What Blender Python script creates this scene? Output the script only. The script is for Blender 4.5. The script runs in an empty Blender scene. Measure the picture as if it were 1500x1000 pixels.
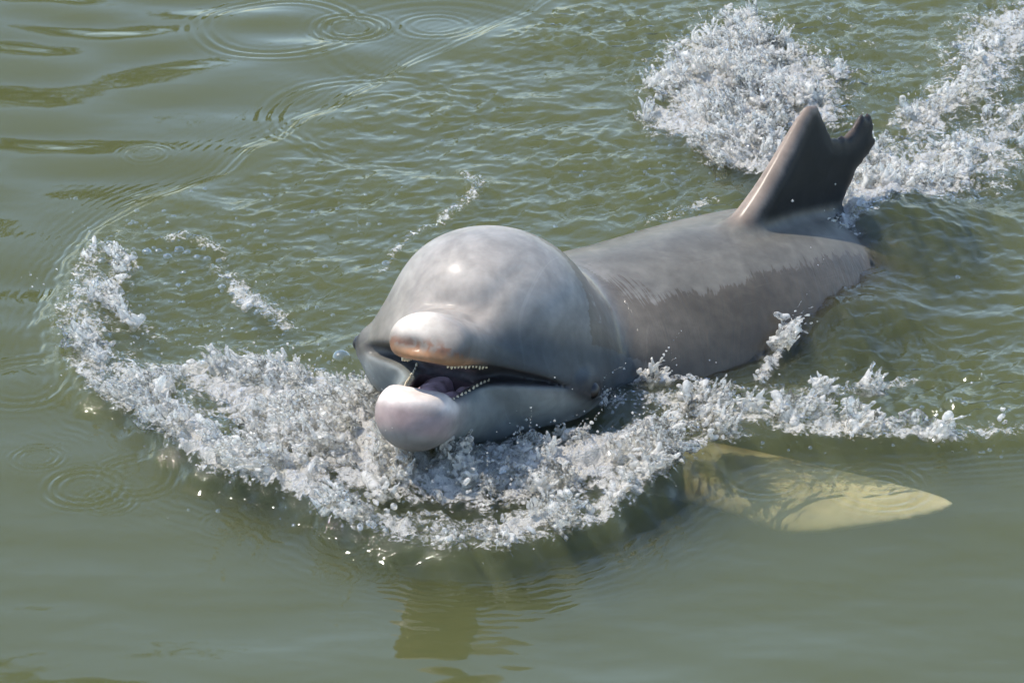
import bpy, math, random, time
T0 = time.time()
import numpy as np
from mathutils import Vector, Matrix

random.seed(7)
rng = np.random.default_rng(7)
S = bpy.context.scene
COL = S.collection

# ------------------------------------------------------------------ camera
DEP = math.radians(26.0)
DIST = 5.0
CAM = np.array([0.0, -DIST * math.cos(DEP), DIST * math.sin(DEP)])
FPX = 5000.0                       # focal length in pixels of the 1500 px wide photo
R_ = np.array([1.0, 0, 0])
U_ = np.array([0, math.sin(DEP), math.cos(DEP)])
B_ = np.array([0, -math.cos(DEP), math.sin(DEP)])
cd = bpy.data.cameras.new('camera')
cam = bpy.data.objects.new('camera', cd)
COL.objects.link(cam)
cam.location = CAM
cam.rotation_euler = (math.radians(90) - DEP, 0, 0)
cd.sensor_width = 36.0
cd.lens = 36.0 * FPX / 1500.0
cd.clip_start = 0.05
cd.clip_end = 5000
S.camera = cam

# ------------------------------------------------------------------ world and sun
SUN_EL = math.radians(60)
SUN_AZ = math.radians(-72)          # compass style: 0 = +Y (away from camera), negative = to the left
w = bpy.data.worlds.new('World')
S.world = w
w.use_nodes = True
nt = w.node_tree
bg = nt.nodes['Background']
sky = nt.nodes.new('ShaderNodeTexSky')
sky.sky_type = 'NISHITA'
sky.sun_disc = False
sky.sun_elevation = SUN_EL
sky.sun_rotation = SUN_AZ
sky.air_density = 1.0
sky.dust_density = 0.4
sky.ozone_density = 2.0
nt.links.new(sky.outputs[0], bg.inputs[0])
bg.inputs[1].default_value = 0.15
sd = bpy.data.lights.new('sun', 'SUN')
sd.energy = 2.8
sd.angle = math.radians(0.53)
sd.color = (1.0, 0.925, 0.81)
sun = bpy.data.objects.new('sun', sd)
COL.objects.link(sun)
sdir = Vector((math.sin(SUN_AZ) * math.cos(SUN_EL), math.cos(SUN_AZ) * math.cos(SUN_EL), math.sin(SUN_EL)))
sun.rotation_euler = (-sdir).to_track_quat('-Z', 'Y').to_euler()
S.view_settings.view_transform = 'Standard'
S.view_settings.look = 'None'
S.view_settings.exposure = 1.18
S.view_settings.gamma = 1.0
S.cycles.use_denoising = True
S.cycles.max_bounces = 12
S.cycles.diffuse_bounces = 5
S.cycles.glossy_bounces = 3
S.cycles.transmission_bounces = 6
S.cycles.volume_bounces = 1
S.cycles.transparent_max_bounces = 28
S.cycles.use_adaptive_sampling = True
S.cycles.adaptive_threshold = 0.03
S.cycles.sample_clamp_indirect = 4.0


NX, NY = 960, 640          # water grid
DH = .0044                 # dolphin surface step

# ------------------------------------------------------------------ helpers
def unproj(u, v, z=0.0):
    """point at height z seen at photo pixel (u, v)"""
    u = np.asarray(u, float); v = np.asarray(v, float)
    d = -B_ * FPX + R_ * (u[..., None] - 750.0) + U_ * (500.0 - v[..., None])
    t = (z - CAM[2]) / d[..., 2]
    return CAM + d * t[..., None]


def proj(p):
    q = np.asarray(p, float) - CAM
    dz = -(q @ B_)
    return 750.0 + FPX * (q @ R_) / dz, 500.0 - FPX * (q @ U_) / dz


def _hash(ix, iy, iz, seed):
    h = (ix.astype(np.int64) * 374761393 + iy.astype(np.int64) * 668265263 + iz.astype(np.int64) * 2147483647 + seed * 1274126177) & 0xFFFFFFFF
    h = ((h ^ (h >> 13)) * 1274126177) & 0xFFFFFFFF
    return (h ^ (h >> 16)) & 0xFFFF


def noise(x, y, z=0.0, seed=0):
    """gradient noise about -1..1"""
    x, y, z = np.broadcast_arrays(np.asarray(x, float), np.asarray(y, float), np.asarray(z, float))
    ix = np.floor(x); iy = np.floor(y); iz = np.floor(z)
    fx = x - ix; fy = y - iy; fz = z - iz
    sx = fx * fx * fx * (fx * (fx * 6 - 15) + 10)
    sy = fy * fy * fy * (fy * (fy * 6 - 15) + 10)
    sz = fz * fz * fz * (fz * (fz * 6 - 15) + 10)
    out = 0
    zs = (0, 1) if np.any(z != 0) else (0,)
    for dz in zs:
        wz = (sz if dz else 1 - sz) if len(zs) > 1 else 1.0
        for dx in (0, 1):
            for dy in (0, 1):
                h = _hash(ix + dx, iy + dy, iz + dz, seed)
                a = (h & 255) * (2 * math.pi / 256); c = ((h >> 8) & 255) / 127.5 - 1
                if len(zs) > 1:
                    s = np.sqrt(np.maximum(0, 1 - c * c))
                    g = np.cos(a) * s * (fx - dx) + np.sin(a) * s * (fy - dy) + c * (fz - dz)
                else:
                    g = np.cos(a) * (fx - dx) + np.sin(a) * (fy - dy)
                out = out + g * (sx if dx else 1 - sx) * (sy if dy else 1 - sy) * wz
    return out * 1.5


def fbm(x, y, z=0.0, oct=4, seed=0, gain=0.5, lac=2.03):
    a = 1.0; s = 0; n = 0
    for i in range(oct):
        s = s + a * noise(x, y, z, seed + i * 17)
        n += a
        a *= gain; x = x * lac + 3.1; y = y * lac + 1.7
        z = z * lac if np.any(np.asarray(z) != 0) else z
    return s / n


def sstep(a, b, x):
    t = np.clip((x - a) / (b - a), 0, 1)
    return t * t * (3 - 2 * t)


def mesh_obj(name, verts, faces, mat=None, parent=None, smooth=True, link=True):
    me = bpy.data.meshes.new(name)
    verts = np.asarray(verts, np.float32); faces = np.asarray(faces, np.int32)
    k = faces.shape[1]
    me.vertices.add(len(verts)); me.vertices.foreach_set('co', verts.ravel())
    me.loops.add(faces.size); me.loops.foreach_set('vertex_index', faces.ravel())
    me.polygons.add(len(faces))
    me.polygons.foreach_set('loop_start', np.arange(0, faces.size, k, dtype=np.int32))
    me.polygons.foreach_set('loop_total', np.full(len(faces), k, np.int32))
    if smooth:
        me.polygons.foreach_set('use_smooth', np.ones(len(faces), bool))
    me.update(calc_edges=True)
    if mat: me.materials.append(mat)
    o = bpy.data.objects.new(name, me)
    if link: COL.objects.link(o)
    if parent: o.parent = parent
    return o


def fattr(o, name, vals):
    a = o.data.attributes.new(name, 'FLOAT', 'POINT')
    a.data.foreach_set('value', np.asarray(vals, np.float32).ravel())


def cattr(o, name, rgb):
    a = o.data.color_attributes.new(name, 'FLOAT_COLOR', 'POINT')
    v = np.ones((len(rgb), 4), np.float32); v[:, :3] = rgb
    a.data.foreach_set('color', v.ravel())


def tag(o, label=None, cat=None, group=None, kind=None):
    if label: o['label'] = label
    if cat: o['category'] = cat
    if group: o['group'] = group
    if kind: o['kind'] = kind
    return o


def surface_nets(sdf, lo, hi, h, blk=12):
    """sparse evaluation of sdf(points Nx3) and naive surface nets; returns verts, quads"""
    lo = np.asarray(lo, float)
    nb = np.ceil((np.asarray(hi) - lo) / h / blk).astype(int)
    n = nb * blk + 1
    A = np.full(n, 1e3, np.float32)
    gi = np.stack(np.meshgrid(*[np.arange(k) for k in nb], indexing='ij'), -1).reshape(-1, 3)
    cen = lo + (gi * blk + blk / 2) * h
    d = sdf(cen)
    rad = blk * h * 0.9 + 0.004
    neg = d < -rad
    act = np.abs(d) <= rad * 1.6
    ar = np.arange(blk + 1)
    off = np.stack(np.meshgrid(ar, ar, ar, indexing='ij'), -1).reshape(-1, 3)
    for b in gi[neg & ~act]:
        x, y, z = b * blk
        A[x:x + blk + 1, y:y + blk + 1, z:z + blk + 1] = -1e3
    ab = gi[act] * blk
    for s in range(0, len(ab), 8):
        bb = ab[s:s + 8]
        idx = bb[:, None, :] + off[None]
        P = lo + idx * h
        v = sdf(P.reshape(-1, 3)).reshape(idx.shape[:2])
        A[idx[..., 0], idx[..., 1], idx[..., 2]] = v
    return nets_from_array(A, lo, h)


def nets_from_array(A, lo, h):
    n = A.shape
    I = A < 0
    cnt = np.zeros(np.array(A.shape) - 1, np.int8)
    for dx in (0, 1):
        for dy in (0, 1):
            for dz in (0, 1):
                cnt += I[dx:n[0] - 1 + dx, dy:n[1] - 1 + dy, dz:n[2] - 1 + dz]
    cells = np.argwhere((cnt > 0) & (cnt < 8))
    del cnt
    vid = np.full(np.array(A.shape), -1, np.int32)
    vid[cells[:, 0], cells[:, 1], cells[:, 2]] = np.arange(len(cells))
    acc = np.zeros((len(cells), 3)); wn = np.zeros(len(cells))
    C = [(0, 0, 0), (1, 0, 0), (0, 1, 0), (1, 1, 0), (0, 0, 1), (1, 0, 1), (0, 1, 1), (1, 1, 1)]
    E = [(0, 1), (2, 3), (4, 5), (6, 7), (0, 2), (1, 3), (4, 6), (5, 7), (0, 4), (1, 5), (2, 6), (3, 7)]
    cv = [A[cells[:, 0] + c[0], cells[:, 1] + c[1], cells[:, 2] + c[2]] for c in C]
    for a, b in E:
        va = cv[a]; vb = cv[b]
        m = (va < 0) != (vb < 0)
        t = np.where(m, va / np.where(m, va - vb, 1), 0)
        p = np.array(C[a])[None] + t[:, None] * (np.array(C[b]) - np.array(C[a]))[None]
        acc += p * m[:, None]; wn += m
    V = lo + (cells + acc / wn[:, None]) * h
    quads = []
    for ax in range(3):
        sl0 = [slice(None)] * 3; sl1 = [slice(None)] * 3
        sl0[ax] = slice(0, -1); sl1[ax] = slice(1, None)
        a = I[tuple(sl0)]; b = I[tuple(sl1)]
        e = np.argwhere(a != b)
        o1, o2 = [(1, 2), (2, 0), (0, 1)][ax]
        e = e[(e[:, o1] > 0) & (e[:, o2] > 0) & (e[:, o1] < n[o1] - 1) & (e[:, o2] < n[o2] - 1)]
        fl = a[e[:, 0], e[:, 1], e[:, 2]]
        d1 = np.zeros(3, int); d1[o1] = 1
        d2 = np.zeros(3, int); d2[o2] = 1
        g = lambda q: vid[q[:, 0], q[:, 1], q[:, 2]]
        q = np.stack([g(e - d1 - d2), g(e - d2), g(e), g(e - d1)], 1)
        q[~fl] = q[~fl][:, ::-1]
        quads.append(q)
    Q = np.concatenate(quads)
    Q = Q[(Q >= 0).all(1)]
    return V, Q


def grad(sdf, P, e=0.0015):
    g = np.zeros_like(P)
    s0 = sdf(P)
    for k in range(3):
        d = np.zeros(3); d[k] = e
        g[:, k] = sdf(P + d) - s0
    return g / (np.linalg.norm(g, axis=1, keepdims=True) + 1e-9)


# ------------------------------------------------------------------ dolphin shape (signed distance)
HO = unproj(713, 534, 0.055)                       # between the eyes
F = -.32 * R_ + .06 * U_ + .94 * B_
F = F / np.linalg.norm(F)
Lx = .93 * R_ - .17 * U_ + .33 * B_
Lx = Lx - F * (Lx @ F); Lx /= np.linalg.norm(Lx)
Ux = np.cross(F, Lx)


def hp(f, l, u):
    return HO + F * f + Lx * l + Ux * u


def smin(a, b, k):
    h = np.clip(0.5 + 0.5 * (b - a) / k, 0, 1)
    return b * (1 - h) + a * h - k * h * (1 - h)


def smax(a, b, k):
    return -smin(-a, -b, k)


def ell(q, c, r, rot=None):
    p = q - np.asarray(c)
    if rot is not None: p = p @ rot
    r = np.asarray(r)
    k0 = np.linalg.norm(p / r, axis=1); k1 = np.linalg.norm(p / (r * r), axis=1)
    return k0 * (k0 - 1) / np.maximum(k1, 1e-6)


def cone(q, a, b, ra, rb, sc=None):
    """round cone; sc squashes the three axes first (distance is then divided back)"""
    a = np.asarray(a, float); b = np.asarray(b, float)
    if sc is not None:
        sc = np.asarray(sc); q = q / sc; a = a / sc; b = b / sc
    ab = b - a
    t = np.clip(((q - a) @ ab) / (ab @ ab), 0, 1)
    d = np.linalg.norm(q - a - t[:, None] * ab, axis=1) - (ra + (rb - ra) * t)
    return d * (min(sc) if sc is not None else 1)


def catmull(P, n):
    P = np.asarray(P, float)
    P = np.vstack([2 * P[0] - P[1], P, 2 * P[-1] - P[-2]])
    out = []
    for i in range(1, len(P) - 2):
        for t in np.linspace(0, 1, n, endpoint=False):
            a, b, c, d = P[i - 1:i + 3]
            out.append(.5 * (2 * b + (c - a) * t + (2 * a - 5 * b + 4 * c - d) * t * t + (3 * b - a - 3 * c + d) * t ** 3))
    out.append(P[-2])
    return np.array(out)


# spine: x, y, z, radius
n0 = hp(-.02, 0, .0); n1 = hp(-.16, 0, -.04)
SP = catmull([
    [*n0, .150],
    [*n1, .192],
    [.165, .035, -.098, .218],
    [.315, .165, -.128, .232],
    [.450, .320, -.165, .222],
    [.600, .510, -.225, .185],
    [.760, .730, -.290, .135],
    [.920, .960, -.350, .085],
    [1.06, 1.16, -.400, .045],
], 4)


def rotx(a):
    c, s = math.cos(a), math.sin(a)
    return np.array([[c, 0, s], [0, 1, 0], [-s, 0, c]])


# dorsal fin frame
AX = SP[20, :3] - SP[12, :3]; AX = AX / np.linalg.norm(AX)
FS = np.cross(AX, [0, 0, 1]); FS /= np.linalg.norm(FS)      # towards camera right
FU = np.cross(FS, AX)
FIN_O = np.array([.358, .198, .088])
FIN_POLY = np.array([(-.115, -.05), (-.055, .012), (-.01, .060), (.035, .108), (.080, .152), (.102, .168), (.128, .168), (.150, .142), (.168, .122),
                     (.186, .118), (.198, .124), (.206, .119), (.222, .126), (.236, .144), (.250, .150), (.258, .143), (.266, .149), (.277, .138), (.288, .124), (.282, .114), (.295, .104), (.285, .088), (.272, .078), (.245, .060), (.225, .02), (.22, -.05)]) * np.array([1.07, 1.12])


def poly_sdf(p, V):
    d = np.full(len(p), 1e9); s = np.ones(len(p))
    n = len(V)
    for i in range(n):
        a = V[i]; b = V[i - 1]
        e = b - a; w_ = p - a
        t = np.clip((w_ @ e) / (e @ e), 0, 1)
        q = w_ - t[:, None] * e
        d = np.minimum(d, (q * q).sum(1))
        c1 = p[:, 1] >= a[1]; c2 = p[:, 1] < b[1]; c3 = e[0] * w_[:, 1] > e[1] * w_[:, 0]
        m = (c1 & c2 & c3) | (~c1 & ~c2 & ~c3)
        s = np.where(m, -s, s)
    return s * np.sqrt(d)


# flipper frame: lies just under the surface, to the right
FLP_A = unproj(905, 662, -.095); FLP_B = unproj(1400, 728, -.050)
fa = FLP_B - FLP_A; FLP_LEN = np.linalg.norm(fa); fa = fa / FLP_LEN
fc = np.array([.10, -1, -.12]); fc = fc - fa * (fc @ fa); fc /= np.linalg.norm(fc)
fn = np.cross(fa, fc)
FLP = np.array([(-.12, -.05), (.05, -.055), (.18, -.045), (.30, -.030), (.42, -.012), (.475, .005), (.482, .025), (.45, .055), (.38, .095),
                (.31, .125), (.265, .128), (.20, .105), (.10, .085), (-.02, .07), (-.12, .06)])
FLP[:, 0] *= FLP_LEN / .475
FLP = catmull(FLP, 4)


def head_coords(P):
    q = P - HO
    return np.stack([q @ F, q @ Lx, q @ Ux], 1)


def wedge(q):
    """mouth opening: negative inside"""
    f = q[:, 0]; u = q[:, 2]; l = q[:, 1]
    t = (f - .085) / .24
    arch = .016 * np.sin(np.pi * np.clip((f - .04) / .25, 0, 1)) * sstep(.02, .08, np.abs(l))
    up = -.016 + .008 * np.clip(t, -.3, 2) + arch
    lowr = -.0175 - .068 * np.clip(t, 0, 2) ** 1.15 + .022 * sstep(.235, .270, f) + arch * .9 + .006 * np.clip(t, -.3, 0)
    d1 = u - up; d2 = lowr - u
    d = np.maximum(d1, d2)
    return np.maximum(d, .04 + .075 * sstep(.02, -.06, l) - f)


def head_sdf(q):
    al = q.copy()
    al[:, 1] = np.abs(al[:, 1])
    skull = ell(q, (-.045, .0, .018), (.20, .165, .155))
    melon = ell(q, (.045, .010, .078), (.148, .136, .116))
    skull = smin(skull, melon, .035)
    # upper jaw: broad at the back, blunt at the tip
    uj = cone(q, (.04, 0, .010), (.280, .016, .0165), .090, .035, (1, 1.42, 1))
    tipb = ell(q, (.284, .018, .017), (.037, .050, .033))
    uj = smin(uj, tipb, .028)
    uj = smax(uj, q[:, 0] + .25 * (q[:, 2] - .015) - .314, .016)
    uj = smax(uj, -(np.linalg.norm((q - np.array([.318, .006, .010])) / np.array([.010, .020, .009]), axis=1) - 1) * .008, .006)
    cheek = ell(al, (.01, .085, -.012), (.135, .078, .055))
    up = smin(skull, cheek, .04)
    up = smin(up, uj, .008 + .030 * sstep(.015, .06, np.abs(q[:, 1])) + .02 * sstep(.2, .1, q[:, 0]))
    # crease between melon and beak
    # lower jaw
    lj = cone(q, (.0, 0, -.040), (.262, .006, -.080), .082, .036, (1, 1.32, 1.05))
    tl = ell(q, (.266, .006, -.082), (.042, .046, .045))
    lj = smin(lj, tl, .030)
    thr = ell(q, (-.06, 0, -.075), (.20, .135, .095))
    lj = smin(lj, thr, .03)
    w = wedge(q)
    # mouth opening cuts the union of both
    both = smin(up, lj, .012)
    d = smax(both, -w, .007)
    # inside of the lower jaw scooped between the rims, palate vaulted
    scoop = cone(q, (.09, .0, -.034), (.212, .006, -.062), .046, .028, (1, 1.30, .8))
    scoop2 = cone(q, (.09, 0, -.020), (.265, .01, -.008), .040, .016, (1, 1.35, .6))
    d = smax(d, -scoop, .004)
    d = smax(d, -scoop2, .005)
    # eye sockets and lids
    for sg, ef, eu in ((1, .044, -.008), (-1, .078, -.002)):
        lid = ell(q, (ef - .004, sg * (.153 if sg > 0 else .143), eu), (.036, .026, .025))
        d = smin(d, lid, .016)
        fold = np.abs(np.sqrt(((q[:, 0] - ef) / 1.5) ** 2 + (q[:, 2] - eu) ** 2) - .0135)
        d = d + .0012 * np.exp(-(fold / .0025) ** 2) * (q[:, 1] * sg > .1)
        slit = np.sqrt(((q[:, 0] - ef) / 1.7) ** 2 + (q[:, 2] - eu) ** 2)
        d = d + .003 * sstep(.0085, .0045, slit) * (q[:, 1] * sg > .1)
    # soft swellings and hollows of a real head
    d = d + .0022 * np.sin(q[:, 0] * 21 + 1.3) * np.sin(q[:, 1] * 17 + .4) * np.sin(q[:, 2] * 19 + 2) * sstep(.25, .15, q[:, 0])
    d = d + .0035 * np.exp(-((q[:, 1] - .045 - .35 * (q[:, 2] - .06)) / .014) ** 2) * sstep(.04, .08, q[:, 2]) * sstep(.17, .12, q[:, 2]) * (q[:, 0] > 0)
    return d


def dolphin_sdf(P):
    P = np.asarray(P)
    if len(P) > 30000:
        return np.concatenate([dolphin_sdf(P[i:i + 20000]) for i in range(0, len(P), 20000)])
    c0 = P.mean(0)
    b = np.full(len(P), 1e3)
    R0 = np.sqrt(((P - c0) ** 2).sum(1).max())
    for i in range(len(SP) - 1):
        a = SP[i]; c = SP[i + 1]
        if np.linalg.norm((a[:3] + c[:3]) / 2 - c0) > R0 + .36 and R0 < .6: continue
        ab = c[:3] - a[:3]
        t = np.clip(((P - a[:3]) @ ab) / (ab @ ab), 0, 1)
        b = smin(b, np.linalg.norm(P - a[:3] - t[:, None] * ab, axis=1) - (a[3] + (c[3] - a[3]) * t), .012)
    d = b
    m = ((P - HO) ** 2).sum(1) < .5 ** 2
    if m.any():
        q = head_coords(P[m])
        d[m] = smin(head_sdf(q), d[m], .035)
    m = ((P - (FIN_O + AX * .08 + FU * .08)) ** 2).sum(1) < .26 ** 2
    if m.any():
        fq = P[m] - FIN_O
        f2 = np.stack([fq @ AX, fq @ FU], 1)
        th = (.020 + .006 * sstep(.06, -.04, f2[:, 0] - f2[:, 1] * .62)) * np.clip(1.1 - f2[:, 1] / .30, .4, 1.3) * (1 - .3 * sstep(.05, .22, f2[:, 0]))
        fq_ = .5 + .5 * np.sin(f2[:, 1] * 310 + 2 * np.sin(f2[:, 0] * 90))
        rag = .004 * fq_ * sstep(.13, .20, f2[:, 0])
        edge = poly_sdf(f2, FIN_POLY)
        s_ = fq @ FS
        fin = smax(edge + .004 + rag, np.abs(s_ - .006 * np.sin(f2[:, 1] * 22)) - th * sstep(.024, -.035, edge), .009)
        d[m] = smin(d[m], fin, .022)
    m = ((P - (FLP_A + fa * .25)) ** 2).sum(1) < .42 ** 2
    if m.any():
        gq = P[m] - FLP_A
        g2 = np.stack([gq @ fa, gq @ fc], 1)
        e2 = poly_sdf(g2, FLP)
        tf = .026 * np.clip(1.15 - g2[:, 0] / (FLP_LEN * 1.25), .3, 1.2)
        fl = smax(e2 + .003, np.abs(gq @ fn) - tf * sstep(.02, -.05, e2), .012)
        d[m] = smin(d[m], fl, .03)
    return d



# ------------------------------------------------------------------ water shape
def resample(P, n):
    P = catmull(P, 8)
    s = np.r_[0, np.cumsum(np.linalg.norm(np.diff(P[:, :2], axis=0), axis=1))]
    t = np.linspace(0, s[-1], n)
    return np.stack([np.interp(t, s, P[:, k]) for k in range(P.shape[1])], 1)


def seg_dist(X, Y, P, far=9.0):
    """distance, signed side and interpolated extra columns to a polyline P (x, y, ...)"""
    best = np.full(X.shape, far * far); side = np.zeros(X.shape)
    ex = [np.full(X.shape, P[0, k]) for k in range(2, P.shape[1])]
    for i in range(len(P) - 1):
        a = P[i]; b = P[i + 1]
        e = b[:2] - a[:2]; wx = X - a[0]; wy = Y - a[1]
        t = np.clip((wx * e[0] + wy * e[1]) / (e @ e), 0, 1)
        dx = wx - t * e[0]; dy = wy - t * e[1]
        d = dx * dx + dy * dy
        m = d < best
        best = np.where(m, d, best)
        side = np.where(m, np.sign(e[0] * wy - e[1] * wx), side)
        for k in range(len(ex)):
            ex[k] = np.where(m, a[k + 2] + (b[k + 2] - a[k + 2]) * t, ex[k])
    return np.sqrt(best), side, ex


def px_line(L, n=24):
    L = np.asarray(L, float)
    w_ = unproj(L[:, 0], L[:, 1], 0.0)
    return resample(np.column_stack([w_[:, :2], L[:, 2:]]), n)


# edge of the wake: photo pixel, crest height, foam
WAKE = px_line([(1900, 600, .006, .0), (1500, 640, .012, .12), (1300, 655, .018, .30), (1100, 662, .022, .40), (1000, 700, .030, .8), (930, 760, .036, .85), (860, 800, .030, .6),
                (740, 832, .028, .5), (620, 832, .028, .5), (520, 800, .032, .7), (420, 748, .038, 1.), (320, 715, .036, 1.), (255, 680, .034, .9),
                (210, 620, .028, .55), (150, 600, .022, .5), (95, 540, .020, .5), (90, 470, .018, .5), (110, 400, .015, .42), (160, 345, .012, .28), (240, 300, .010, .08),
                (340, 255, .009, 0), (420, 205, .009, 0), (540, 140, .008, 0), (700, 60, .007, 0), (900, -30, .005, 0), (1300, -200, .003, 0)], 72)
# foam drawn as strokes: (photo px, half width m, strength)
STROKES = [
    [(130, 380, .035, .42), (125, 460, .06, .52), (130, 530, .06, .62), (190, 590, .07, .68), (260, 640, .07, .8), (320, 690, .055, .95), (430, 715, .06, 1.0)],
    [(290, 560, .05, .7), (380, 590, .07, .95), (450, 640, .08, 1.1), (530, 680, .09, 1.1), (600, 700, .09, 1.0)],
    [(230, 555, .04, .6), (330, 545, .04, .8), (420, 555, .05, .8), (500, 600, .06, 1.0), (560, 650, .06, 1.1)],
    [(560, 690, .08, .95), (650, 715, .09, .9), (740, 710, .09, .92), (830, 710, .08, .92), (900, 690, .07, 1.05), (950, 670, .06, 1.0)],
    [(520, 785, .05, .6), (620, 795, .06, .62), (720, 800, .06, .62), (810, 775, .05, .62)],
    [(830, 620, .03, .35), (920, 610, .05, .40), (1000, 625, .055, .62), (1100, 632, .055, .56), (1200, 636, .055, .60), (1300, 645, .05, .64), (1400, 650, .04, .55), (1500, 645, .04, .5)],
    [(900, 590, .02, .30), (1010, 565, .022, .6), (1100, 590, .02, .4), (1220, 592, .025, .6), (1340, 550, .02, .4)],
    [(1110, 565, .012, .55), (1150, 505, .016, .68), (1190, 430, .022, .75), (1225, 370, .04, .8), (1260, 310, .09, .85), (1330, 275, .13, .85), (1400, 245, .11, .68), (1460, 200, .09, .55), (1500, 170, .09, .5)],
    [(1250, 270, .07, .75), (1310, 240, .08, .55), (1350, 205, .06, .5), (1345, 170, .05, .85), (1390, 155, .05, .65), (1430, 120, .10, .55), (1460, 60, .10, .62), (1500, 30, .10, .7)],
    [(975, 170, .06, .7), (1010, 180, .09, .9), (1060, 160, .14, 1.1), (1110, 150, .15, 1.2), (1150, 160, .10, 1.1)],
    [(1080, 35, .08, .55), (1085, 80, .15, .85), (1095, 130, .17, 1.1), (1070, 190, .10, 1.1), (1100, 240, .05, 1.2), (1130, 220, .05, 1.1)],
    [(950, 330, .02, .3), (1000, 315, .02, .45), (1040, 295, .02, .4)],
    [(640, 330, .015, .4), (700, 275, .02, .5), (680, 258, .015, .4)],
    [(320, 400, .02, .5), (370, 440, .03, .6), (420, 480, .025, .5)],
    [(230, 360, .015, .45), (280, 350, .02, .45), (330, 375, .015, .4)],
    [(140, 370, .02, .4), (180, 390, .03, .5), (160, 450, .03, .5), (240, 500, .02, .3)],
    [(1200, 30, .03, .3), (1300, 60, .03, .2), (1240, 70, .03, .3)],
    [(560, 400, .01, .35), (600, 345, .012, .45), (650, 330, .012, .4)],
    [(0, 640, .006, .25), (40, 628, .012, .6), (110, 600, .02, .6)],
]
STROKES = [px_line(s, 14) for s in STROKES]
RINGS = [(213, 228, .030, .0020, .012), (515, 40, .055, .0022, .018), (640, 38, .06, .0010, .02), (410, 40, .14, .0016, .022), (1290, 712, .060, .0014, .016), (1290, 712, .026, .0016, .011), (1115, 700, .055, .0007, .015),
         (493, 851, .016, .0016, .008), (543, 843, .020, .0016, .009), (125, 715, .045, .0022, .014), (320, 645, .04, .002, .013), (282, 180, .008, .001, .006),
         (35, 560, .07, .0016, .018), (55, 672, .03, .0014, .010), (545, 170, .17, .0012, .022), (640, 60, .20, .0008, .03), (580, 195, .15, .0012, .02),
         (200, 700, .05, .0016, .014), (330, 770, .03, .0014, .010), (520, 790, .05, .002, .014), (160, 735, .03, .0016, .010)]
RINGS = [(*unproj(u, v, 0.0)[:2], r, a, l) for u, v, r, a, l in RINGS]


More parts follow.
